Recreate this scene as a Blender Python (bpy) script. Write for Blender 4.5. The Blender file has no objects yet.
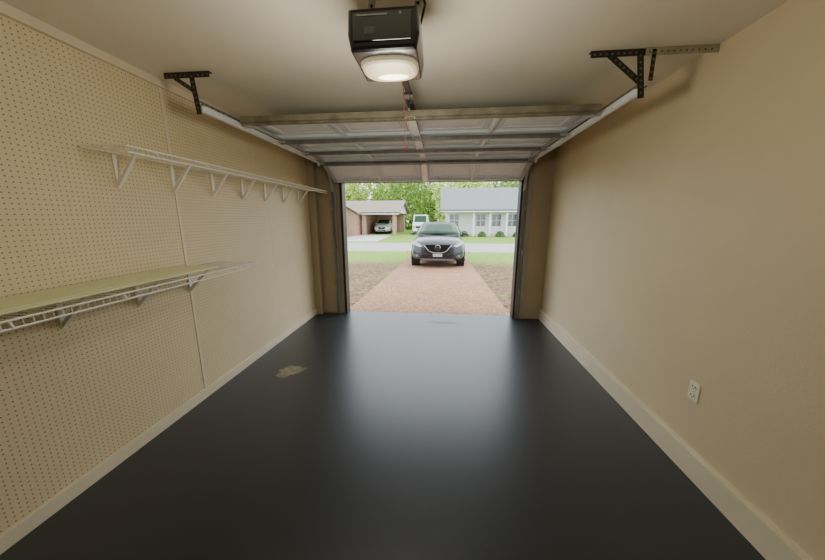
import bpy, bmesh, math, random
from mathutils import Vector, Matrix
random.seed(7)
C = bpy.context.scene.collection

def lin(c):
    return tuple((v/255/12.92) if v/255 <= .04045 else ((v/255+.055)/1.055)**2.4 for v in c)

# ---------------------------------------------------------------- materials
def mat(name, rgb, rough=.6, metal=0.0, var=.08, scale=6, bump=0.0, bscale=60, spec=.5, coat=0.0):
    m = bpy.data.materials.new(name); m.use_nodes = True
    nt = m.node_tree; n = nt.nodes; l = nt.links
    b = n["Principled BSDF"]
    b.inputs["Roughness"].default_value = rough
    b.inputs["Metallic"].default_value = metal
    b.inputs["Specular IOR Level"].default_value = spec
    b.inputs["Coat Weight"].default_value = coat
    tc = n.new("ShaderNodeTexCoord")
    no = n.new("ShaderNodeTexNoise"); no.inputs["Scale"].default_value = scale
    no.inputs["Detail"].default_value = 5
    l.new(tc.outputs["Object"], no.inputs["Vector"])
    r = n.new("ShaderNodeValToRGB")
    c = lin(rgb)
    r.color_ramp.elements[0].position = .3; r.color_ramp.elements[1].position = .7
    r.color_ramp.elements[0].color = tuple(v*(1-var) for v in c)+(1,)
    r.color_ramp.elements[1].color = tuple(min(1, v*(1+var)) for v in c)+(1,)
    l.new(no.outputs["Fac"], r.inputs["Fac"]); l.new(r.outputs["Color"], b.inputs["Base Color"])
    if bump:
        n2 = n.new("ShaderNodeTexNoise"); n2.inputs["Scale"].default_value = bscale
        l.new(tc.outputs["Object"], n2.inputs["Vector"])
        bp = n.new("ShaderNodeBump"); bp.inputs["Strength"].default_value = bump
        bp.inputs["Distance"].default_value = .01
        l.new(n2.outputs["Fac"], bp.inputs["Height"]); l.new(bp.outputs["Normal"], b.inputs["Normal"])
    return m

def emis(name, rgb, s, base=1.0):
    m = bpy.data.materials.new(name); m.use_nodes = True
    b = m.node_tree.nodes["Principled BSDF"]
    b.inputs["Base Color"].default_value = tuple(v*base for v in lin(rgb))+(1,)
    b.inputs["Emission Color"].default_value = lin(rgb)+(1,)
    b.inputs["Emission Strength"].default_value = s
    return m

def pegmat(name, rgb, hole, sp=.03, rad=.14):
    m = mat(name, rgb, .5, var=.05, scale=1.5)
    nt = m.node_tree; n = nt.nodes; l = nt.links
    b = n["Principled BSDF"]
    src = b.inputs["Base Color"].links[0].from_socket
    tc = n.new("ShaderNodeTexCoord"); sx = n.new("ShaderNodeSeparateXYZ")
    l.new(tc.outputs["Object"], sx.inputs[0])
    def M(op, a, bb=None):
        k = n.new("ShaderNodeMath"); k.operation = op
        for i, v in enumerate((a, bb)):
            if v is None: continue
            if isinstance(v, (int, float)): k.inputs[i].default_value = v
            else: l.new(v, k.inputs[i])
        return k.outputs[0]
    fs = []
    for ax in ("Y", "Z"):
        f = M("FRACT", M("ADD", M("DIVIDE", sx.outputs[ax], sp), 100.0))
        f = M("SUBTRACT", f, .5); fs.append(M("MULTIPLY", f, f))
    d = M("SQRT", M("ADD", fs[0], fs[1]))
    msk = M("LESS_THAN", d, rad)
    mx = n.new("ShaderNodeMix"); mx.data_type = 'RGBA'
    l.new(msk, mx.inputs[0]); l.new(src, mx.inputs[6]); mx.inputs[7].default_value = lin(hole)+(1,)
    l.new(mx.outputs[2], b.inputs["Base Color"])
    return m

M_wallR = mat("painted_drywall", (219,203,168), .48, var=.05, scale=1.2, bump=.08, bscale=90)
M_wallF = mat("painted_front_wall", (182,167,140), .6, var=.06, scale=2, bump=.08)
M_peg = pegmat("pegboard_paint", (226,209,172), (142,117,84), .0245, .145)
M_base = mat("baseboard_paint", (228,217,190), .42, var=.05, scale=3)
M_ceil = mat("ceiling_paint", (232,225,206), .75, var=.03, scale=2, bump=.1, bscale=120)
M_floor = mat("charcoal_floor_paint", (36,42,49), .36, var=.05, scale=.9, spec=.85, bump=.03, bscale=45)

M_white = mat("white_vinyl_wire", (243,242,236), .4, var=.03)
M_galv = mat("galvanized_steel", (184,186,186), .38, .4, var=.14, scale=25)
M_track = mat("bright_track_steel", (230,234,236), .3, .2, var=.08, scale=25)
M_strut = mat("dull_strut_steel", (124,127,128), .45, .3, var=.2, scale=14)
M_dkmetal = mat("dark_perforated_steel", (52,49,45), .45, .4, var=.25, scale=20)
M_creamm = mat("overpainted_steel", (168,162,144), .5, .2, var=.15, scale=20)
M_black = mat("black_plastic", (13,13,14), .22, var=.1, coat=.3)
M_hole = mat("punched_hole_dark", (12,12,12), .8, var=.05)
M_holel = mat("punched_hole_light", (112,104,88), .8, var=.05)
M_holem = mat("punched_hole_mid", (96,90,78), .8, var=.05)
M_doorw = mat("white_steel_door", (222,230,236), .5, var=.05, scale=5)
M_dooredge = mat("weathered_door_edge", (126,120,100), .6, var=.3, scale=14)
M_board = mat("pale_green_board", (226,229,184), .5, var=.05, scale=5)
M_lens = emis("lamp_lens", (250,228,184), .34, .16)
M_bulb = emis("bulb_glow", (255,238,200), 4.5, .3)
M_frame = mat("dark_jamb_paint", (40,37,35), .5, var=.15)
M_jambw = mat("pale_jamb_paint", (164,160,150), .5, var=.1)
M_red = mat("red_cord", (150,34,28), .5)
M_plate = mat("outlet_plastic", (238,233,217), .35, var=.02)
M_concrete = mat("concrete", (196,192,184), .85, var=.08, scale=3, bump=.2)
M_leaf = mat("leaf_green", (146,176,88), .7, var=.3, scale=1.2)
M_leaf2 = mat("leaf_light_green", (186,206,112), .7, var=.3, scale=1.2)
M_shrub = mat("shrub_green", (84,110,62), .8, var=.35, scale=6)
M_bark = mat("bark", (94,78,62), .9, var=.3, scale=8, bump=.4)
M_roofg = mat("grey_shingles", (124,125,127), .85, var=.12, scale=6)
M_roofb = mat("brown_shingles", (140,126,114), .85, var=.15, scale=6)
M_siding = mat("white_siding", (228,228,224), .7, var=.04)
M_glass = mat("window_glass", (84,94,98), .08, var=.1, spec=.8)
M_carp = mat("car_paint_dark_grey", (50,54,58), .24, .5, var=.04, coat=.45)
M_carg = mat("car_glass_green_reflection", (44,66,50), .12, var=.1, spec=.2)  # green of reflected trees is painted into the glass colour
M_chrome = mat("chrome", (150,153,157), .2, 1.0, var=.03)
M_tire = mat("tire_rubber", (22,22,23), .85, var=.1)
M_head = mat("headlight_lens", (160,168,176), .1, var=.05, coat=.5)
M_fog = mat("fog_lens", (110,114,118), .15, var=.05)
M_wcar = mat("white_car_paint", (228,230,232), .25, var=.02, coat=.6)
M_rim = mat("alloy", (110,113,118), .35, .9, var=.1)

def aggregate():
    m = mat("brown_aggregate", (144,104,76), .85, var=.25, scale=1.1)
    nt = m.node_tree; n = nt.nodes; l = nt.links; b = n["Principled BSDF"]
    src = b.inputs["Base Color"].links[0].from_socket
    tc = n.new("ShaderNodeTexCoord"); v = n.new("ShaderNodeTexVoronoi"); v.inputs["Scale"].default_value = 34
    l.new(tc.outputs["Object"], v.inputs["Vector"])
    r = n.new("ShaderNodeValToRGB")
    r.color_ramp.elements[0].color = lin((98,64,44))+(1,); r.color_ramp.elements[1].color = lin((198,156,124))+(1,)
    sp = n.new("ShaderNodeSeparateColor"); l.new(v.outputs["Color"], sp.inputs[0]); l.new(sp.outputs[0], r.inputs[0])
    mx = n.new("ShaderNodeMix"); mx.data_type = 'RGBA'; mx.inputs[0].default_value = .5
    l.new(src, mx.inputs[6]); l.new(r.outputs[0], mx.inputs[7]); l.new(mx.outputs[2], b.inputs["Base Color"])
    return m
M_drive = aggregate()

def brick():
    m = mat("red_brick", (160,104,84), .9, var=.1)
    nt = m.node_tree; n = nt.nodes; l = nt.links; b = n["Principled BSDF"]
    tc = n.new("ShaderNodeTexCoord"); mp = n.new("ShaderNodeMapping")
    mp.inputs["Rotation"].default_value = (math.pi/2, 0, 0)
    br = n.new("ShaderNodeTexBrick"); br.inputs["Scale"].default_value = 4
    br.inputs["Color1"].default_value = lin((182,136,118))+(1,); br.inputs["Color2"].default_value = lin((160,112,96))+(1,)
    br.inputs["Mortar"].default_value = lin((200,190,176))+(1,)
    l.new(tc.outputs["Object"], mp.inputs[0]); l.new(mp.outputs[0], br.inputs["Vector"]); l.new(br.outputs[0], b.inputs["Base Color"])
    return m
M_brick = brick()

def yard():
    m = bpy.data.materials.new("yard_ground"); m.use_nodes = True
    nt = m.node_tree; n = nt.nodes; l = nt.links; b = n["Principled BSDF"]; b.inputs["Roughness"].default_value = .95
    g = n.new("ShaderNodeNewGeometry"); sx = n.new("ShaderNodeSeparateXYZ"); l.new(g.outputs["Position"], sx.inputs[0])
    no = n.new("ShaderNodeTexNoise"); no.inputs["Scale"].default_value = .9; no.inputs["Detail"].default_value = 8
    l.new(g.outputs["Position"], no.inputs["Vector"])
    nf = n.new("ShaderNodeTexNoise"); nf.inputs["Scale"].default_value = 9; nf.inputs["Detail"].default_value = 10; nf.inputs["Roughness"].default_value = .75
    l.new(g.outputs["Position"], nf.inputs["Vector"])
    rs = n.new("ShaderNodeValToRGB")
    rs.color_ramp.elements[0].position = .42; rs.color_ramp.elements[1].position = .68
    rs.color_ramp.elements[0].color = lin((70,48,30))+(1,); rs.color_ramp.elements[1].color = lin((164,134,98))+(1,)
    l.new(nf.outputs["Fac"], rs.inputs[0])
    rg = n.new("ShaderNodeValToRGB")
    rg.color_ramp.elements[0].position = .35; rg.color_ramp.elements[1].position = .65
    rg.color_ramp.elements[0].color = lin((84,120,32))+(1,); rg.color_ramp.elements[1].color = lin((142,174,62))+(1,)
    l.new(nf.outputs["Fac"], rg.inputs[0])
    mr = n.new("ShaderNodeMapRange"); mr.inputs[1].default_value = 11.0; mr.inputs[2].default_value = 13.2
    l.new(sx.outputs["Y"], mr.inputs[0])
    ad = n.new("ShaderNodeMath"); ad.operation = 'ADD'; l.new(mr.outputs[0], ad.inputs[0])
    ms = n.new("ShaderNodeMapRange"); ms.inputs[1].default_value = .56; ms.inputs[2].default_value = .72
    ms.inputs[3].default_value = 0; ms.inputs[4].default_value = .5
    l.new(no.outputs["Fac"], ms.inputs[0]); l.new(ms.outputs[0], ad.inputs[1]); ad.use_clamp = True
    mx = n.new("ShaderNodeMix"); mx.data_type = 'RGBA'
    l.new(ad.outputs[0], mx.inputs[0]); l.new(rs.outputs[0], mx.inputs[6]); l.new(rg.outputs[0], mx.inputs[7])
    l.new(mx.outputs[2], b.inputs["Base Color"])
    return m
M_yard = yard()
M_street = mat("street_asphalt_pale", (168,166,164), .9, var=.08, scale=2)

# ---------------------------------------------------------------- mesh builder
class MB:
    def __init__(s): s.bm = bmesh.new()
    def _add(s, verts, faces, mi=0, M=None):
        vs = [s.bm.verts.new((M @ Vector(v)) if M is not None else Vector(v)) for v in verts]
        for f in faces:
            try:
                fc = s.bm.faces.new([vs[i] for i in f]); fc.material_index = mi
            except ValueError: pass
    def box(s, x0, x1, y0, y1, z0, z1, mi=0, M=None):
        v = [(x0,y0,z0),(x1,y0,z0),(x1,y1,z0),(x0,y1,z0),(x0,y0,z1),(x1,y0,z1),(x1,y1,z1),(x0,y1,z1)]
        s._add(v, [(3,2,1,0),(4,5,6,7),(0,1,5,4),(1,2,6,5),(2,3,7,6),(3,0,4,7)], mi, M)
        return s
    def cyl(s, p1, p2, r, seg=8, mi=0, r2=None, M=None):
        p1 = Vector(p1); p2 = Vector(p2); r2 = r if r2 is None else r2
        q = (p2-p1).to_track_quat('Z', 'Y').to_matrix()
        vs = []
        for p, rr in ((p1, r), (p2, r2)):
            for i in range(seg):
                a = 2*math.pi*i/seg
                vs.append(p + q @ Vector((rr*math.cos(a), rr*math.sin(a), 0)))
        f = [(i, (i+1) % seg, seg+(i+1) % seg, seg+i) for i in range(seg)]
        f += [tuple(reversed(range(seg))), tuple(range(seg, 2*seg))]
        s._add(vs, f, mi, M); return s
    def tube(s, pts, r, seg=6, mi=0):
        pts = [Vector(p) for p in pts]; n = len(pts); vs = []; prev = None
        for k, p in enumerate(pts):
            t = (pts[min(k+1, n-1)]-pts[max(k-1, 0)]).normalized()
            if prev is None:
                u = t.orthogonal().normalized()
            else:
                u = (prev - t*prev.dot(t)).normalized()
            prev = u; w = t.cross(u)
            for i in range(seg):
                a = 2*math.pi*i/seg; vs.append(p+u*r*math.cos(a)+w*r*math.sin(a))
        f = []
        for k in range(n-1):
            for i in range(seg):
                f.append((k*seg+i, k*seg+(i+1) % seg, (k+1)*seg+(i+1) % seg, (k+1)*seg+i))
        f += [tuple(reversed(range(seg))), tuple(range((n-1)*seg, n*seg))]
        s._add(vs, f, mi); return s
    def poly(s, pts, thick, mi=0):
        n = len(pts); t = Vector(thick)
        v = [Vector(p) for p in pts]+[Vector(p)+t for p in pts]
        f = [tuple(reversed(range(n))), tuple(range(n, 2*n))]+[(i, (i+1) % n, n+(i+1) % n, n+i) for i in range(n)]
        s._add(v, f, mi); return s
    def loft(s, rings, mi=0, cap=True):
        n = len(rings[0]); v = [p for r in rings for p in r]; f = []
        for k in range(len(rings)-1):
            for i in range(n):
                f.append((k*n+i, k*n+(i+1) % n, (k+1)*n+(i+1) % n, (k+1)*n+i))
        if cap: f += [tuple(reversed(range(n))), tuple(range((len(rings)-1)*n, len(rings)*n))]
        s._add(v, f, mi); return s
    def fin(s, name, mats, parent=None, smooth=False, bevel=0, subs=0, **props):
        bm = s.bm; bmesh.ops.recalc_face_normals(bm, faces=bm.faces)
        xs = [v.co for v in bm.verts]
        mn = Vector([min(c[i] for c in xs) for i in range(3)]); mx = Vector([max(c[i] for c in xs) for i in range(3)])
        o = Vector(((mn.x+mx.x)/2, (mn.y+mx.y)/2, mn.z))
        for v in bm.verts: v.co -= o
        me = bpy.data.meshes.new(name); bm.to_mesh(me); bm.free()
        for m in (mats if isinstance(mats, (list, tuple)) else [mats]): me.materials.append(m)
        if smooth:
            for p in me.polygons: p.use_smooth = True
        ob = bpy.data.objects.new(name, me); C.objects.link(ob)
        if parent is not None:
            ob.parent = parent; ob.location = o - Vector(parent["_o"])
        else: ob.location = o
        if bevel:
            b = ob.modifiers.new("bevel", 'BEVEL'); b.width = bevel; b.segments = 2; b.limit_method = 'ANGLE'
        if subs:
            b = ob.modifiers.new("sub", 'SUBSURF'); b.levels = subs; b.render_levels = subs
        for k, v in props.items(): ob[k] = v
        ob["_o"] = o[:]
        return ob

def root(name, loc, label, category, world=None, rot=None, **p):
    e = bpy.data.objects.new(name, None); C.objects.link(e); e.empty_display_size = .1
    e["_o"] = tuple(loc); e.location = world if world is not None else loc
    if rot: e.rotation_euler = rot
    e["label"] = label; e["category"] = category
    for k, v in p.items(): e[k] = v
    return e

# ---------------------------------------------------------------- room shell
XL, XR, YF, YB, ZC = -1.99, 1.50, 4.50, -1.60, 2.44
OL, OR, OT = -1.53, 1.11, 2.06
XW = XL-.024
S = dict(kind="structure")
MB().box(XW-.1, XR+.1, YB-.1, YF+.12, -.15, 0).fin("floor", M_floor, label="dark charcoal painted concrete garage floor", **S)
MB().box(XW-.1, XR+.1, YB-.1, YF+.12, ZC, ZC+.12).fin("ceiling", M_ceil, label="off-white painted flat garage ceiling", **S)
MB().box(XW-.1, XW, YB-.1, YF+.12, 0, ZC).fin("wall_left", M_wallF, label="beige wall behind painted pegboard", **S)
MB().box(XR, XR+.1, YB-.1, YF+.12, 0, ZC).fin("wall_right", M_wallR, label="smooth beige painted garage wall", **S)
MB().box(XW, XR, YB-.1, YB, 0, ZC).fin("wall_back", M_wallR, label="beige painted rear garage wall", **S)
w = MB()
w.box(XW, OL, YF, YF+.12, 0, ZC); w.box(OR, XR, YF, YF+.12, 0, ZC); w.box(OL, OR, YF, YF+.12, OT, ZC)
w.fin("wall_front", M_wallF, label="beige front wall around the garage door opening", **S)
b = MB(); b.box(XR-.03, XR, YB, YF, 0, .15); b.box(XR-.015, XR, YB, YF, .15, .165)
b.fin("baseboard_right", M_base, bevel=.002, label="tall cream baseboard curb", **S)
MB().box(XW, XL+.02, YB, YF, 0, .082).fin("baseboard_left", M_base, bevel=.003, label="cream painted baseboard under pegboard", **S)
MB().box(XW, XL+.03, YB, YF, ZC-.05, ZC).fin("trim_1", M_base, bevel=.003, label="cream trim strip along the ceiling edge", **S)
for i, (x0, x1, q) in enumerate(((OL, OL+.035, 0), (OR-.035, OR, 0))):
    MB().box(x0, x1, YF-.02, YF+.14, 0, OT).fin("trim_%d" % (i+2), M_frame, bevel=.002, label="dark painted door jamb", **S)
MB().box(OL+.035, OR-.035, YF-.0, YF+.14, OT-.035, OT).fin("trim_4", M_frame, label="dark painted door head jamb", **S)
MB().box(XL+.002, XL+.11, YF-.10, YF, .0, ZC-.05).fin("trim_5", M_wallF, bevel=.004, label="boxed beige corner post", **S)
MB().box(OL-.13, OL-.06, YF-.018, YF, 0, 2.3).fin("trim_6", M_jambw, bevel=.002, label="pale wooden door casing", **S)
MB().box(OR+.06, OR+.13, YF-.018, YF, 0, 2.3).fin("trim_7", M_jambw, bevel=.002, label="pale wooden door casing", **S)

e = [YB, -1.53+1.22, .91, 2.13, 3.35, YF-.101]
for i in range(5):
    MB().box(XL, XL+.006, e[i]+.001, e[i+1]-.001, .083, ZC-.051).fin("pegboard_panel", M_peg,
        label="beige painted pegboard panel covering the wall", category="pegboard", group="pegboard wall panels")
MB().box(XL+.0065, XL+.010, 2.121, 2.139, .083, ZC-.051).fin("trim_8", M_base, label="thin batten over pegboard seam", **S)

# ---------------------------------------------------------------- wire shelves
def wire_shelf(y0, y1, z, depth, ys, label, drop=.20, reach=.16):
    xb = XL+.012; xf = XL+depth
    r = root("wire_shelf", (xb, (y0+y1)/2, z), label, "shelf")
    d = MB()
    for x, zz, rr in ((xb+.008, z, .004), (xb+depth*.5, z-.004, .003), (xf, z, .0045), (xf, z-.032, .0045)):
        d.cyl((x, y0, zz), (x, y1, zz), rr, 6)
    n = int((y1-y0)/.0305)
    for i in range(n+1):
        y = y0+(y1-y0)*i/n
        d.tube([(xb+.004, y, z+.001), (xf-.002, y, z+.001), (xf+.002, y, z-.032)], .0017, 4)
    d.fin("wire_deck", M_white, r)
    for y in ys:
        k = MB()
        k.box(xb-.005, xb+.004, y-.012, y+.012, z-drop, z-.006)
        xr = XL+reach
        k.poly([(xb+.002, y-.010, z-drop), (xb+.002, y-.010, z-drop+.03), (xr-.010, y-.010, z-.008), (xr+.008, y-.010, z-.008)], (0, .020, 0))
        k.cyl((xb-.002, y, z-drop+.03), (xb+.008, y, z-drop+.03), .005, 8)
        k.tube([(xr-.004, y, z-.008), (xf-.004, y, z-.008), (xf+.007, y, z-.028)], .004, 6)
        k.fin("bracket", M_white, r)
    return r
wire_shelf(1.55, 4.38, 1.88, .30, [1.73+.39*i for i in range(7)], "long white wire shelf mounted high on pegboard")
wire_shelf(.2, 2.40, 1.13, .41, [.49+.41*i for i in range(5)], "white wire shelf on pegboard carrying a pale board", reach=.20)
bd = MB(); bd.box(XL+.014, XL+.32, .22, 2.08, 1.1352, 1.146); bd.box(XL+.02, XL+.30, .25, 2.02, 1.146, 1.150)
bd.fin("shelf_board", M_board, bevel=.002, label="long pale green painted board lying on wire shelf", category="board")

# ---------------------------------------------------------------- outlet
o = root("wall_outlet", (XR, 1.76, .44), "white duplex electrical outlet on beige wall", "outlet")
MB().box(XR-.006, XR, 1.724, 1.796, .438, .553).fin("cover_plate", M_plate, o, bevel=.003)
for z in (.468, .522):
    k = MB(); k.cyl((XR-.009, 1.76, z), (XR-.004, 1.76, z), .018, 20)
    k.box(XR-.0098, XR-.0088, 1.749, 1.753, z-.002, z+.010, 1); k.box(XR-.0098, XR-.0088, 1.767, 1.771, z-.002, z+.010, 1)
    k.cyl((XR-.0098, 1.76, z-.009), (XR-.0088, 1.76, z-.009), .0035, 8, 1)
    k.fin("receptacle", [M_plate, M_hole], o)
MB().cyl((XR-.008, 1.76, .495), (XR-.005, 1.76, .495), .003, 10).fin("screw", M_galv, o)

# ---------------------------------------------------------------- garage door
DL, DR = -1.575, 1.065
gd = root("garage_door", ((DL+DR)/2, 4.4, 2.0), "white sectional overhead garage door raised on tracks", "garage door")
secs = [((2.38, 2.245), (2.90, 2.245)), ((2.905, 2.245), (3.425, 2.245)), ((3.43, 2.245), (3.92, 2.235)), ((3.925, 2.23), (4.41, 2.01))]
W = DR-DL
for i, ((y0, z0), (y1, z1)) in enumerate(secs):
    L = math.hypot(y1-y0, z1-z0); ang = math.atan2(z1-z0, y1-y0)
    M = Matrix.Translation((0, y0, z0)) @ Matrix.Rotation(ang, 4, 'X')
    p = MB()
    p.box(DL, DR, 0, L, .012, .022, 0, M)
    p.box(DL, DR, 0, .03, -.012, .012, 0, M); p.box(DL, DR, L-.03, L, -.012, .012, 0, M)
    npan = 4; pw = (W-.1)/npan
    for k in range(npan):
        xa = DL+.05+k*pw+.06; xb2 = DL+.05+(k+1)*pw-.06
        for (a, b2, c, d2) in ((xa, xb2, .085, .10), (xa, xb2, L-.10, L-.085), (xa, xa+.015, .10, L-.10), (xb2-.015, xb2, .10, L-.10)):
            p.box(a, b2, c, d2, .004, .0125, 0, M)
        p.box(xa+.05, xb2-.05, .14, L-.14, .004, .0125, 0, M)
    p.fin("door_section", M_doorw, gd, bevel=.002)
    for x in (DL+.002, DR-.052):
        st = MB(); st.box(x, x+.05, .002, L-.002, -.016, -.0115, 0, M); st.fin("end_stile", M_galv, gd)
    for k in (1, 2, 3):
        x = DL+.05+k*pw
        ww = .036 if k == 2 else .016
        st = MB(); st.box(x-ww, x+ww, .002, L-.002, -.017 if k != 2 else -.02, -.0115, 0, M)
        if k == 2: st.box(x-ww, x-ww+.006, .002, L-.002, -.03, -.017, 0, M); st.box(x+ww-.006, x+ww, .002, L-.002, -.03, -.017, 0, M)
        st.fin("centre_stile", M_track if k == 2 else M_doorw, gd)
    v = .003 if i == 0 else .03
    dp = -.030 if i == 0 else -.045
    st = MB()
    st.box(DL+.005, DR-.005, v, v+.055, -.021, -.017, 0, M)
    st.box(DL+.005, DR-.005, v+.010, v+.013, dp, -.021, 0, M)
    st.box(DL+.005, DR-.005, v+.042, v+.045, dp, -.021, 0, M)
    st.box(DL+.005, DR-.005, v+.010, v+.045, dp-.003, dp, 0, M)
    if i == 0: st.box(DL-.001, DR+.001, -.004, .0035, -.0175, .0235, 0, M)
    st.fin("strut", M_dooredge if i == 0 else M_strut, gd)
    for x, sgn in ((DL, -1), (DR, 1)):
        q = MB()
        zc = -.03
        q.cyl((x-sgn*.06, .06, zc), (x+sgn*.045, .06, zc), .005, 8, 0, M=M)
        q.cyl((x+sgn*.030, .06, zc), (x+sgn*.044, .06, zc), .022, 16, 1, M=M)
        q.box(x-sgn*.03-.028, x-sgn*.03+.028, .03, .09, -.04, -.021, 0, M)
        q.fin("roller", [M_galv, M_plate], gd)
    if i == 3:
        q = MB(); q.box(DL, DR, L, L+.025, -.012, .022, 0, M); q.fin("bottom_seal", M_black, gd, bevel=.005)
        q = MB(); x = (DL+DR)/2+.25
        q.tube([M @ Vector((x-.07, L*.75, -.01)), M @ Vector((x-.07, L*.75, -.05)), M @ Vector((x+.07, L*.75, -.05)), M @ Vector((x+.07, L*.75, -.01))], .006, 8)
        q.fin("lift_handle", M_galv, gd)

# ---------------------------------------------------------------- tracks
def track(xw, sgn):
    r = root("door_track", (xw, 4.42, 0), "galvanized steel overhead door track hung from ceiling", "door track")
    ZT, R = 2.212, .34; yv = 4.40
    pts = [(yv, .03), (yv, ZT-R)]
    for k in range(1, 9):
        a = math.pi/2*k/8
        pts.append((yv-R+R*math.cos(a), ZT-R+R*math.sin(a)))
    pts.append((2.05, ZT))
    def chan(pl, name, mt, h=.025):
        t = MB()
        for (ya, za), (yb, zb) in zip(pl[:-1], pl[1:]):
            L = math.hypot(yb-ya, zb-za); ang = math.atan2(zb-za, yb-ya)
            M = Matrix.Translation((0, ya, za)) @ Matrix.Rotation(ang, 4, 'X')
            a, b2 = sorted((xw, xw+sgn*.002)); t.box(a, b2, -.002, L+.002, -h, h, 0, M)
            a, b2 = sorted((xw, xw+sgn*.022))
            t.box(a, b2, -.002, L+.002, h-.002, h, 0, M); t.box(a, b2, -.002, L+.002, -h, -h+.002, 0, M)
        t.fin(name, mt, r)
    chan(pts[:2], "vertical_rail", M_strut); chan(pts[1:-1], "curved_rail", M_galv, .022); chan(pts[-2:], "horizontal_rail", M_track, .022)
    a, b2 = sorted((xw, xw-sgn*.003))
    t = MB(); t.box(a, b2, 2.05, 4.40, ZT-.02, ZT+.05)
    a, b2 = sorted((xw, xw-sgn*.022)); t.box(a, b2, 2.05, 4.40, ZT+.048, ZT+.051)
    for k in range(40):
        y = 2.09+k*.056
        t.cyl((xw-sgn*.0035, y, ZT+.037), (xw+sgn*.001, y, ZT+.037), .005, 8, 1)
    t.fin("track_angle", [M_strut, M_hole], r)
    for z in (.4, 1.0, 1.6):
        a, b2 = sorted((xw-sgn*.0, xw-sgn*.03))
        t = MB(); t.box(a, b2, yv-.01, YF-.018, z, z+.05); t.fin("jamb_bracket", M_galv, r)
    xs = xw-sgn*.045; zs = ZT+.035
    pl = []
    N = 46*8
    for k in range(N+1):
        a = 2*math.pi*k/8; pl.append((xs+.016*math.cos(a), 2.32+.95*k/N, zs+.016*math.sin(a)))
    t = MB(); t.tube(pl, .0032, 4); t.cyl((xs, 2.05, zs), (xs, 2.32, zs), .004, 6); t.fin("extension_spring", M_dkmetal, r)
    t = MB(); t.cyl((xs-.008, 3.36, zs), (xs+.008, 3.36, zs), .038, 20); t.cyl((xs-.01, 3.36, zs), (xs+.01, 3.36, zs), .008, 8)
    t.fin("pulley", M_galv, r)
    t = MB(); t.tube([(xs, 3.39, zs-.035), (xs, 4.2, zs-.03), (xw+sgn*.03, 4.36, 2.15), (xw+sgn*.03, 4.37, 2.05)], .0022, 5); t.fin("lift_cable", M_dkmetal, r)
    return r, ZT

def perf(mb, p1, p2, w=.032, mi=0, hi=1, nrm=(0, -1, 0), t=.003, hr=.0068):
    p1 = Vector(p1); p2 = Vector(p2); d = p2-p1; L = d.length; d.normalize(); n = Vector(nrm).normalized(); s = d.cross(n)
    M = Matrix(((s.x, d.x, n.x, p1.x), (s.y, d.y, n.y, p1.y), (s.z, d.z, n.z, p1.z), (0, 0, 0, 1)))
    mb.box(-w/2, w/2, 0, L, 0, t, mi, M)
    k = .02
    while k < L-.01:
        mb.cyl((0, k, -.0006), (0, k, t+.0006), hr, 8, hi, M=M); k += .032

tl, ZT = track(DL-.046, 1)
xx = DL-.059
q = MB()
perf(q, (-1.86, 2.05, ZC-.02), (-1.54, 2.05, ZC-.02)); q.box(-1.86, -1.54, 2.047, 2.08, ZC-.004, ZC)
perf(q, (xx-.03, 2.045, ZC-.01), (xx-.005, 2.045, ZT-.03), w=.034)
perf(q, (-1.79, 2.055, ZC-.03), (xx-.02, 2.055, ZC-.12), w=.026)
q.fin("hanging_bracket", [M_dkmetal, M_holel], tl)
tr, ZT = track(DR+.046, -1)
xx = DR+.059
q = MB()
perf(q, (.83, 2.05, ZC-.02), (1.16, 2.05, ZC-.02)); q.box(.83, 1.16, 2.047, 2.08, ZC-.004, ZC)
perf(q, (.93, 2.055, ZC-.02), (xx-.01, 2.055, ZT+.06), w=.032)
perf(q, (xx-.03, 2.045, ZC-.02), (xx+.005, 2.045, ZT-.03), w=.034)
perf(q, (1.165, 2.04, ZC-.01), (1.165, 2.04, ZC-.17), w=.022)
q.fin("hanging_bracket", [M_dkmetal, M_holel], tr)
q = MB(); perf(q, (1.12, 2.04, ZC-.024), (XR-.001, 2.04, ZC-.024), w=.036, hr=.0055); q.box(1.12, XR-.001, 2.04, 2.07, ZC-.004, ZC)
q.fin("ceiling_angle", [M_creamm, M_holem], tr)

# ---------------------------------------------------------------- opener
OX = -.245
op = root("garage_door_opener", (OX, 1.5, ZC), "black ceiling-mounted garage door opener with lit lamp", "garage door opener")
h = MB()
h.loft([[(OX-.130+dx, y, 2.140+b_), (OX+.130-dx, y, 2.140+b_), (OX+.142-dx, y, 2.20), (OX+.138-dx, y, 2.288-c_), (OX-.138+dx, y, 2.288-c_), (OX-.142+dx, y, 2.20)]
        for y, dx, b_, c_ in ((1.30, .010, .008, .012), (1.315, 0, 0, 0), (1.57, 0, 0, 0), (1.60, .01, .01, .02))])
h.fin("housing", M_black, op, bevel=.006)
f = MB(); f.box(OX-.115, OX+.112, 1.293, 1.302, 2.168, 2.268)
f.fin("end_panel", mat("glossy_black_plastic", (30, 32, 36), .08, coat=1.0), op, bevel=.004)
f = MB(); f.box(OX-.10, OX+.02, 1.2905, 1.2935, 2.250, 2.255); f.fin("trim_line", M_galv, op)
f = MB(); f.cyl((OX+.07, 1.289, 2.253), (OX+.07, 1.294, 2.253), .005, 10); f.fin("indicator_button", M_galv, op)
f = MB(); f.box(OX-.07, OX-.03, 1.2905, 1.2935, 2.19, 2.215); f.fin("control_pad", M_strut, op, bevel=.001)
ln = MB()
rings = []
NS = 48
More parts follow.
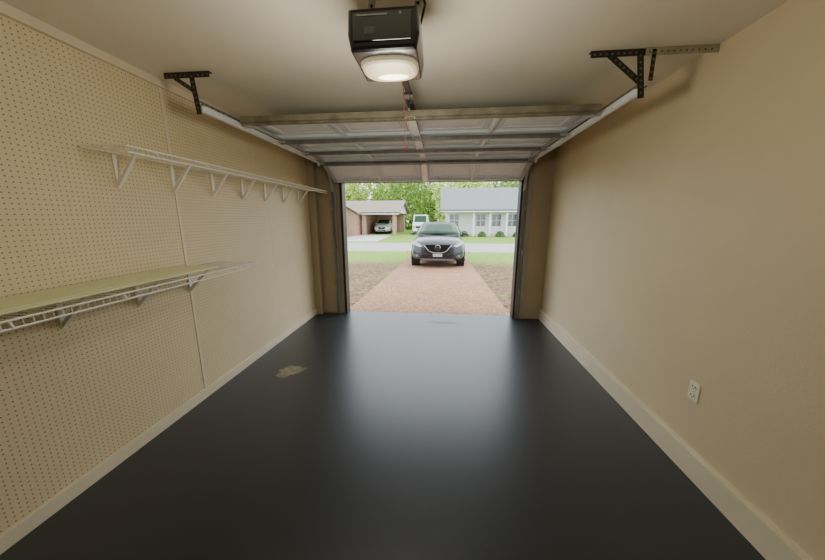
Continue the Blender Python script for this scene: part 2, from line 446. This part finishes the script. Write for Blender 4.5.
for z, s_, fy in ((2.141, 1, 1), (2.134, .99, 1), (2.125, .94, .95), (2.119, .85, .86), (2.116, .66, .70)):
    hw = .122*s_; hy = .100*fy; yc = 1.445; rg = []
    for k in range(NS):
        a = 2*math.pi*k/NS; ca, sa = math.cos(a), math.sin(a)
        rb = 1+(.015 if k % 2 else 0)
        rg.append((OX+.004+rb*hw*math.copysign(abs(ca)**.7, ca), yc+rb*hy*math.copysign(abs(sa)**.7, sa), z))
    rings.append(rg)
ln.loft(rings); ln.fin("lamp_lens", M_lens, op)
g = MB()
rr_ = []
for z, s_ in ((2.1162, 1), (2.113, .9), (2.111, .6)):
    rr_.append([(OX+.012+.07*s_*math.cos(2*math.pi*k/24), 1.478+.028*s_*math.sin(2*math.pi*k/24), z) for k in range(24)])
g.loft(rr_); g.fin("glowing_bulb_spot", M_bulb, op, smooth=True)
rl = MB(); rl.box(OX-.015, OX+.015, 1.58, 4.49, 2.30, 2.303); rl.box(OX-.015, OX-.012, 1.58, 4.49, 2.303, 2.335); rl.box(OX+.012, OX+.015, 1.58, 4.49, 2.303, 2.335)
rl.box(OX-.02, OX+.02, 1.50, 1.66, 2.285, 2.30)
rl.fin("drive_rail", M_dkmetal, op)
hb = MB(); hb.box(OX-.03, OX+.03, 4.485, YF, 2.29, 2.38); hb.fin("header_bracket", M_galv, op)
for sx in (-1, 1):
    q = MB(); x = OX+sx*.10
    perf(q, (x, 1.48, 2.278), (x+.03, 1.48, ZC), w=.03); q.box(x-.02, x+.05, 1.46, 1.52, ZC-.004, ZC); q.fin("mounting_strap", [M_galv, M_hole], op)
q = MB(); q.tube([(OX+.09, 1.54, 2.28), (OX+.13, 1.52, 2.34), (OX+.15, 1.5, 2.40), (OX+.13, 1.45, ZC)], .006, 6); q.fin("power_cord", M_black, op)
q = MB(); q.box(OX-.03, OX+.03, 2.14, 2.30, 2.285, 2.30); q.box(OX-.006, OX+.006, 2.18, 2.24, 2.22, 2.29); q.fin("trolley", M_black, op)
q = MB(); q.tube([(OX-.012, 1.92, 2.30), (OX-.012, 2.02, 2.27), (OX-.004, 2.05, 1.95)], .0022, 5)
q.fin("release_cord", M_red, op)
q = MB(); q.cyl((OX-.018, 2.05, 1.945), (OX+.012, 2.05, 1.945), .0045, 10); q.fin("release_handle", M_red, op)

# ---------------------------------------------------------------- floor debris
def blotch(cx, cy, rx, ry, mt, label, n=40, name="dry_residue", rmin=.004, rmax=.015, sk=.25, dist=None):
    b_ = MB()
    for j in range(n):
        if dist == 'disc':
            a = random.random()*6.283; rr = random.random()**.65*(1+.18*math.sin(3*a+1)+.1*math.sin(7*a))
            x = cx+rx*rr*math.cos(a); y = cy+ry*rr*math.sin(a)+sk*(x-cx)
        else:
            x = cx+rx*random.gauss(0, .42); y = cy+ry*random.gauss(0, .42)+sk*(x-cx)
        r_ = random.uniform(rmin, rmax); k = random.randint(5, 7); a0 = random.random()*6
        b_.poly([(x+r_*random.uniform(.5, 1)*math.cos(a0+i*6.283/k), y+r_*random.uniform(.5, 1)*math.sin(a0+i*6.283/k), 0) for i in range(k)], (0, 0, .0008+.0006*random.random()))
    return b_.fin(name, mt, label=label, category="residue", kind="stuff")
M_res = mat("yellow_residue", (150,146,118), .7, var=.25, scale=14)
M_res2 = mat("green_residue", (104,122,100), .6, var=.3, scale=30)
M_dirt = mat("pale_dirt_specks", (112,110,100), .8, var=.3, scale=30)
blotch(-1.49, 2.62, .115, .11, M_res, "yellowish worn debris patch on dark floor", n=900, rmin=.003, rmax=.011, dist='disc')
blotch(.02, 4.2, .26, .07, M_res2, "greenish residue near the garage threshold", n=140, sk=0)
blotch(-.2, 2.6, 1.5, 1.2, M_dirt, "tiny pale specks scattered on dark floor", n=110, name="dirt_specks", rmin=.002, rmax=.005, sk=0)

# ---------------------------------------------------------------- outside ground
def gz(y):
    P = [(4.6, -.02), (18, -.47), (18.3, -.55), (25, -.55), (25.3, -.47), (34, -.35), (90, .2)]
    if y <= P[0][0]: return P[0][1]
    for (a, za), (b_, zb) in zip(P[:-1], P[1:]):
        if y <= b_: return za+(zb-za)*(y-a)/(b_-a)
    return P[-1][1]
ysamp = [4.62, 8, 12, 15, 18, 18.3, 25, 25.3, 30, 34, 50, 90]
def strip(name, x0f, x1f, ys, dz, m, **p):
    b_ = MB(); rings = []
    for y in ys:
        a, c = x0f(y), x1f(y); z = gz(y)+dz
        rings.append([(a, y, z), (c, y, z), (c, y, z-.12), (a, y, z-.12)])
    b_.loft(rings); return b_.fin(name, m, **p)
strip("lawn", lambda y: -45, lambda y: 45, ysamp, -.01, M_yard, label="sandy leaf-strewn yard turning to green lawn", category="lawn", kind="structure")
strip("driveway", lambda y: -1.55-(max(0, y-15)*.2), lambda y: 1.10+(max(0, y-15)*.2), [4.625, 8, 12, 15, 18], .02, M_drive,
      label="orange-brown exposed aggregate concrete driveway", category="driveway", kind="structure")
strip("street", lambda y: -45, lambda y: 45, [18.3, 25], .01, M_street, label="pale residential street", category="street", kind="structure")
strip("neighbour_driveway", lambda y: -9.5, lambda y: -5.6, [25.3, 30, 33.5], .008, M_concrete, label="pale concrete driveway across the street", category="driveway", kind="structure")

# ---------------------------------------------------------------- car
def build_car(world, rot, paint, label):
    c = root("car", (0, 0, 0), label, "car", world=world, rot=rot)
    st = [(0.00, .60, .34, .68, .74), (.05, .80, .27, .80, .87), (.25, .92, .25, .91, .98), (.8, .95, .25, .99, 1.08), (1.3, .955, .25, 1.03, 1.12),
          (2.2, .96, .25, 1.06, 1.13), (3.2, .96, .25, 1.08, 1.13), (4.0, .955, .25, 1.09, 1.13), (4.45, .93, .28, 1.08, 1.12), (4.72, .86, .35, .98, 1.02), (4.8, .7, .45, .82, .86)]
    rings = []
    for v, hw, zb, zs, zt in st:
        half = [(hw*.9, zb), (hw, zb+.13), (hw*1.0, (zb+zs)/2), (hw*.985, zs-.10), (hw*.90, zs), (hw*.5, zt-.015)]
        rings.append([(0, v, zb)]+[(x, v, z) for x, z in half]+[(0, v, zt)]+[(-x, v, z) for x, z in reversed(half)])
    MB().loft(rings).fin("body", paint, c, smooth=True, subs=2)
    gh = [(1.15, .80, .78, 1.05, 1.08), (1.35, .86, .80, 1.05, 1.20), (2.05, .88, .68, 1.06, 1.57), (2.6, .88, .66, 1.06, 1.63), (3.4, .87, .65, 1.07, 1.61), (4.1, .84, .62, 1.08, 1.52), (4.6, .76, .66, 1.06, 1.12)]
    rings = [[(-a, v, z0), (a, v, z0), ((a+b_)/2+.02, v, (z0+z1)/2), (b_, v, z1-.03), (b_*.8, v, z1), (-b_*.8, v, z1), (-b_, v, z1-.03), (-(a+b_)/2-.02, v, (z0+z1)/2)] for v, a, b_, z0, z1 in gh]
    MB().loft(rings).fin("roof", paint, c, smooth=True, subs=1)
    g = MB(); R_ = []
    for t in (0, .25, .5, .75, 1):
        y = 1.22+t*.80; z = 1.135+t*.44; hw = .76-t*.14
        R_.append([(hw*s_, y-.012+.06*abs(s_)**2*(1), z+.035-.03*abs(s_)**2) for s_ in (-1, -.66, -.33, 0, .33, .66, 1)])
    vs = [p for r_ in R_ for p in r_]; fs = [(k*7+i, k*7+i+1, (k+1)*7+i+1, (k+1)*7+i) for k in range(4) for i in range(6)]
    g._add(vs, fs); ws = g.fin("windshield", M_carg, c, smooth=True)
    so = ws.modifiers.new("s", 'SOLIDIFY'); so.thickness = .03
    for s_ in (-1, 1):
        g = MB(); g.poly([(s_*.925, 1.55, 1.13), (s_*.925, 4.1, 1.15), (s_*.72, 3.9, 1.47), (s_*.715, 2.15, 1.50)], (-s_*.06, 0, 0)); g.fin("side_window", M_carg, c)
        g = MB(); g.loft([[(s_*(.90+a*.2), 1.55-b_, 1.10+z_) for a, b_, z_ in ((t_, .04, 0), (t_, -.05, 0), (t_, -.05, .12-.03*t_), (t_, .04, .12-.03*t_))] for t_ in (0, .5, 1)])
        g.fin("wing_mirror", paint, c, bevel=.02, smooth=True)
        g = MB(); g.poly([(s_*.52, -.015, .75), (s_*.62, -.01, .72), (s_*.86, .12, .81), (s_*.90, .30, .91), (s_*.78, .14, .89), (s_*.60, .02, .82)], (0, .12, 0)); g.fin("headlight", M_head, c, bevel=.006)
        g = MB(); g.poly([(s_*.60, -.03, .37), (s_*.80, .03, .36), (s_*.84, .05, .50), (s_*.64, -.01, .47)], (0, .1, 0)); g.fin("fog_lamp_pod", M_black, c)
        g = MB(); g.cyl((s_*.71, -.03, .43), (s_*.71, .05, .43), .04, 14); g.fin("fog_lamp", M_fog, c)
        for v in (.98, 3.78):
            g = MB(); g.cyl((s_*.70, v, .36), (s_*.955, v, .36), .43, 28); g.fin("wheel_arch", M_tire, c)
            g = MB(); g.cyl((s_*.74, v, .365), (s_*.965, v, .365), .365, 28)
            g.fin("tire", M_tire, c, bevel=.03, smooth=False)
            g = MB(); g.cyl((s_*.90, v, .365), (s_*.968, v, .365), .25, 24)
            for k in range(5):
                a = k*2*math.pi/5; g.cyl((s_*.967, v, .365), (s_*.975, v+.22*math.cos(a), .365+.22*math.sin(a)), .025, 6)
            g.fin("rim", M_rim, c)
    g = MB(); g.poly([(-.46, -.035, .80), (.46, -.035, .80), (.34, -.035, .52), (-.34, -.035, .52)], (0, .12, 0))
    for k in range(5): g.box(-.42+.02*k, .42-.02*k, -.04, -.03, .76-k*.05, .77-k*.05)
    g.fin("grille", M_black, c)
    g = MB(); g.tube([(-.47, -.03, .80), (-.30, -.05, .58), (-.16, -.055, .53), (.16, -.055, .53), (.30, -.05, .58), (.47, -.03, .80)], .014, 8)
    g.fin("grille_chrome", M_chrome, c, smooth=True)
    g = MB(); g.tube([(.085*math.cos(a*math.pi/12), -.06, .70+.085*math.sin(a*math.pi/12)) for a in range(25)], .013, 6); g.box(-.11, .11, -.07, -.055, .685, .715)
    g.fin("badge", M_chrome, c)
    g = MB(); g.poly([(-.56, -.045, .46), (.56, -.045, .46), (.46, -.045, .35), (-.46, -.045, .35)], (0, .12, 0)); g.fin("lower_intake", M_black, c)
    g = MB(); g.box(-.155, .155, -.075, -.05, .40, .50); g.fin("licence_plate", mat("plate_grey", (150, 154, 156), .4), c)
    g = MB(); g.poly([(-.60, -.03, .33), (.60, -.03, .33), (.5, -.03, .27), (-.5, -.03, .27)], (0, .2, 0)); g.fin("skid_plate", M_rim, c)
    g = MB(); g.box(-.78, .78, .3, 4.4, .24, .30); g.fin("underbody", M_tire, c)
    return c
sl = -math.atan(.45/13.4)
build_car((-.16, 10.2, gz(10.2)+.02), (sl, 0, 0), M_carp, "dark grey crossover parked facing the garage on driveway")
build_car((-7.1, 34.9, gz(34.9)+.02), (0, 0, 0), M_wcar, "white car parked under the carport of brick house")

# ---------------------------------------------------------------- houses
def window(r, x0, x1, y, z0, z1):
    g = MB(); g.box(x0, x1, y-.06, y, z0, z0+.07); g.box(x0, x1, y-.06, y, z1-.07, z1); g.box(x0, x0+.07, y-.06, y, z0, z1); g.box(x1-.07, x1, y-.06, y, z0, z1)
    g.box((x0+x1)/2-.03, (x0+x1)/2+.03, y-.05, y, z0, z1); g.box(x0, x1, y-.05, y, (z0+z1)/2-.025, (z0+z1)/2+.025)
    g.box(x0+.05, x1-.05, y-.03, y, z0+.05, z1-.05, 1)
    g.fin("window", [M_siding, M_glass], r)
def gable(r, x0, x1, y0, y1, ze, zr, mr, mw):
    g = MB(); ym = (y0+y1)/2; t = .12
    g.loft([[(x, y0, ze), (x, ym, zr), (x, y1, ze), (x, y1, ze-t), (x, ym, zr-t), (x, y0, ze-t)] for x in (x0, x1)])
    g.fin("roof", mr, r)
    for x in (x0+.4, x1-.5):
        g = MB(); g.poly([(x, y0+.5, ze-.05), (x, y1-.5, ze-.05), (x, ym, zr-.2)], (.1, 0, 0)); g.fin("gable", mw, r)
g0 = -.42
hs = root("house", (6, 38, g0), "white sided single-storey house with pale grey roof", "house")
MB().box(.3, 14, 34.5, 42, g0-.1, 2.35).fin("wall", M_siding, hs)
gable(hs, -.3, 14.6, 32.2, 43, 2.35, 5.0, M_roofg, M_siding)
MB().box(-.25, 14.5, 32.2, 32.3, 2.12, 2.36).fin("fascia", M_siding, hs)
MB().box(3.0, 14, 32.4, 34.5, g0-.1, g0+.15).fin("porch", M_concrete, hs)
for x in (3.2, 4.9, 6.6, 8.3, 10.0): MB().box(x-.09, x+.09, 32.5, 32.68, g0+.15, 2.15).fin("porch_column", M_siding, hs)
for x in (.7, 3.6, 5.3, 7.0, 10.8): window(hs, x, x+1.1, 34.5, .55, 1.95)
g = MB(); g.box(8.6, 9.5, 34.44, 34.5, g0+.15, 1.95); g.fin("door", mat("pale_door", (150, 150, 144), .5), hs)
def shrub(x, y, R, H):
    b_ = MB()
    for k in range(900):
        d = Vector((random.gauss(0, 1), random.gauss(0, 1), abs(random.gauss(0, 1)))).normalized()*random.uniform(.8, 1)
        p = Vector((x+d.x*R, y+d.y*R, gz(y)+d.z*H)); u = Vector((random.gauss(0, 1), random.gauss(0, 1), random.gauss(0, 1))).normalized()*.07; w_ = u.orthogonal().normalized()*.05
        b_._add([p-u, p+w_, p+u, p-w_], [(0, 1, 2, 3)])
    b_.fin("shrub", M_shrub, label="dark green rounded shrub in front of porch house", category="shrub", group="foundation shrubs")
for x, R in ((.9, .5), (2.2, .45), (4.0, .42), (5.8, .46), (7.5, .42)):
    shrub(x, 31.6, R, R*1.3)
h2 = root("house", (-14, 38, g0), "red brick house with brown shingle roof and carport", "house")
MB().box(-22, -8.8, 34, 42, g0-.1, 2.1).fin("wall", M_brick, h2)
MB().box(-8.8, -5.2, 40.5, 42, g0-.1, 2.1).fin("carport_wall", M_brick, h2)
gable(h2, -22.6, -4.6, 32.6, 43, 2.1, 3.6, M_roofb, M_siding)
MB().box(-22.5, -4.7, 32.6, 32.7, 1.88, 2.11).fin("fascia", M_siding, h2)
for x in (-8.7, -5.3): MB().box(x-.2, x+.2, 33.1, 33.5, g0-.1, 2.0).fin("carport_post", M_brick, h2)
# projecting gabled brick front
MB().box(-12.6, -9.2, 31.6, 34.0, g0-.1, 2.0).fin("front_wing", M_brick, h2)
MB().poly([(-12.6, 31.62, 2.0), (-9.2, 31.62, 2.0), (-10.9, 31.62, 2.95)], (0, .1, 0)).fin("front_gable", M_brick, h2)
for s_ in (-1, 1):
    MB().poly([(-10.9, 31.2, 3.1), (-10.9+s_*2.1, 31.2, 1.95), (-10.9+s_*2.1, 31.2, 2.05), (-10.9, 31.2, 3.22)], (0, 4.2, 0)).fin("wing_roof", M_roofb, h2)
window(h2, -11.6, -10.2, 31.6, .4, 1.7)
for x in (-18, -15.2): window(h2, x, x+1.3, 34, .5, 1.8)

# ---------------------------------------------------------------- van
vn = root("van", (0, 0, 0), "white box van parked between houses", "van", world=(-2.6, 34.5, gz(34.5)))
MB().loft([[(-.9*s_, y, .35), (.9*s_, y, .35), (.92*s_, y, 1.2), (.8*s_, y, z), (-.8*s_, y, z), (-.92*s_, y, 1.2)] for y, s_, z in ((0, .93, 1.1), (.7, 1, 1.3), (1.25, 1, 2.2), (4.8, 1, 2.25), (4.9, .97, 2.2))]).fin("body", M_wcar, vn, bevel=.04)
g = MB(); g.poly([(-.72, .76, 1.36), (.72, .76, 1.36), (.66, 1.2, 2.08), (-.66, 1.2, 2.08)], (0, -.03, .02)); g.fin("windshield", M_carg, vn)
g = MB(); g.box(-.5, .5, -.02, .05, .7, .95); g.fin("grille", M_black, vn)
for s_ in (-1, 1):
    g = MB(); g.box(s_*.7-.12, s_*.7+.12, -.02, .05, .75, .95); g.fin("headlight", M_head, vn)
    for y in (.8, 4): g = MB(); g.cyl((s_*.68, y, .34), (s_*.93, y, .34), .34, 20); g.fin("wheel", M_tire, vn)

# ---------------------------------------------------------------- trees
def foliage_mesh(n, R, H, z0, leaf):
    b_ = MB(); blobs = [(R*.6*math.cos(k*.9)*random.uniform(.5, 1), R*.6*math.sin(k*.9)*random.uniform(.5, 1), z0+(.12+.75*((k*5) % 14)/14)*H, random.uniform(.42, .6)*R) for k in range(14)]
    for k in range(n):
        bx, by, bz, br = random.choice(blobs)
        d = Vector((random.gauss(0, 1), random.gauss(0, 1), random.gauss(0, 1))).normalized()*br*random.uniform(.75, 1.0)
        p = Vector((bx, by, bz))+d
        u = Vector((random.gauss(0, 1), random.gauss(0, 1), random.gauss(0, 1))).normalized(); w_ = u.orthogonal().normalized()
        s_ = leaf*random.uniform(.6, 1.3)
        b_._add([p-u*s_, p+w_*s_*.5, p+u*s_, p-w_*s_*.5], [(0, 1, 2, 3)])
    return b_
random.seed(11)
protos = []
for kind in range(2):
    r = root("tree", (0, 0, 0), ["broad leafy green tree behind the houses", "light green leafy tree behind the houses"][kind], "tree", group="background yard trees")
    t = MB(); t.tube([(0, 0, -.1), (.1, 0, 1.5), (-.05, .1, 3.2), (.1, 0, 5.5)], .22, 10)
    for k in range(5):
        a = k*1.3; t.tube([(0, 0, 2.4+.4*k), (.9*math.cos(a), .9*math.sin(a), 3.6+.4*k), (1.9*math.cos(a), 1.9*math.sin(a), 4.8+.4*k)], .08, 6)
    tk = t.fin("trunk", M_bark, r, smooth=True)
    fo = foliage_mesh(7000, 3.9, 7.8, .3, .26).fin("foliage", [M_leaf, M_leaf2][kind], r)
    protos.append((r, tk, fo))
spots = [(-23, 48), (-14.6, 48), (-6.2, 48), (2.2, 48), (10.6, 48), (19, 48), (-18.8, 57), (-10.4, 57), (-2, 57), (6.4, 57), (14.8, 57), (-11.2, 27.6)]
for i, (x, y) in enumerate(spots):
    pr = protos[i % 2] if i < 11 else protos[1]
    if i < 2: objs = protos[i]
    else:
        objs = [o_.copy() for o_ in pr]
        for o_ in objs: C.objects.link(o_)
        for o_ in objs[1:]: o_.parent = objs[0]
    e_ = objs[0]; e_.location = (x, y, gz(y)); e_.scale = (1, 1, random.uniform(1, 1.2)); e_.rotation_euler = (0, 0, random.choice((0, 1, 2, 3))*math.pi/2)
    if i == 11:
        e_["label"] = "light green tree in the front yard across the street"; e_.scale = (.6, .6, .8); del e_["group"]

for ob in bpy.data.objects:
    if "_o" in ob: del ob["_o"]

# ---------------------------------------------------------------- lights
def pt(name, loc, e, r, col):
    l = bpy.data.lights.new(name, 'POINT'); l.energy = e; l.shadow_soft_size = r; l.color = col
    o_ = bpy.data.objects.new(name, l); C.objects.link(o_); o_.location = loc
pt("opener_bulb_light", (OX, 1.46, 1.95), 25, .14, (1, .94, .81))
s = bpy.data.lights.new("sun", 'SUN'); s.energy = 1.2; s.angle = math.radians(40); s.color = (1, .97, .92)
so = bpy.data.objects.new("sun", s); C.objects.link(so); so.rotation_euler = (math.radians(-15), math.radians(20), 0)
wd = bpy.data.worlds.new("overcast"); bpy.context.scene.world = wd; wd.use_nodes = True
bg = wd.node_tree.nodes["Background"]; bg.inputs[0].default_value = (.88, .945, 1, 1); bg.inputs[1].default_value = 4.3

cam = bpy.data.cameras.new("camera"); co = bpy.data.objects.new("camera", cam); C.objects.link(co)
cam.sensor_width = 36; cam.lens = 300/825*36; cam.clip_start = .02; cam.clip_end = 500
co.location = (0, 0, 1.5); co.rotation_euler = (math.radians(90-11.68), 0, math.radians(5.69))
bpy.context.scene.camera = co
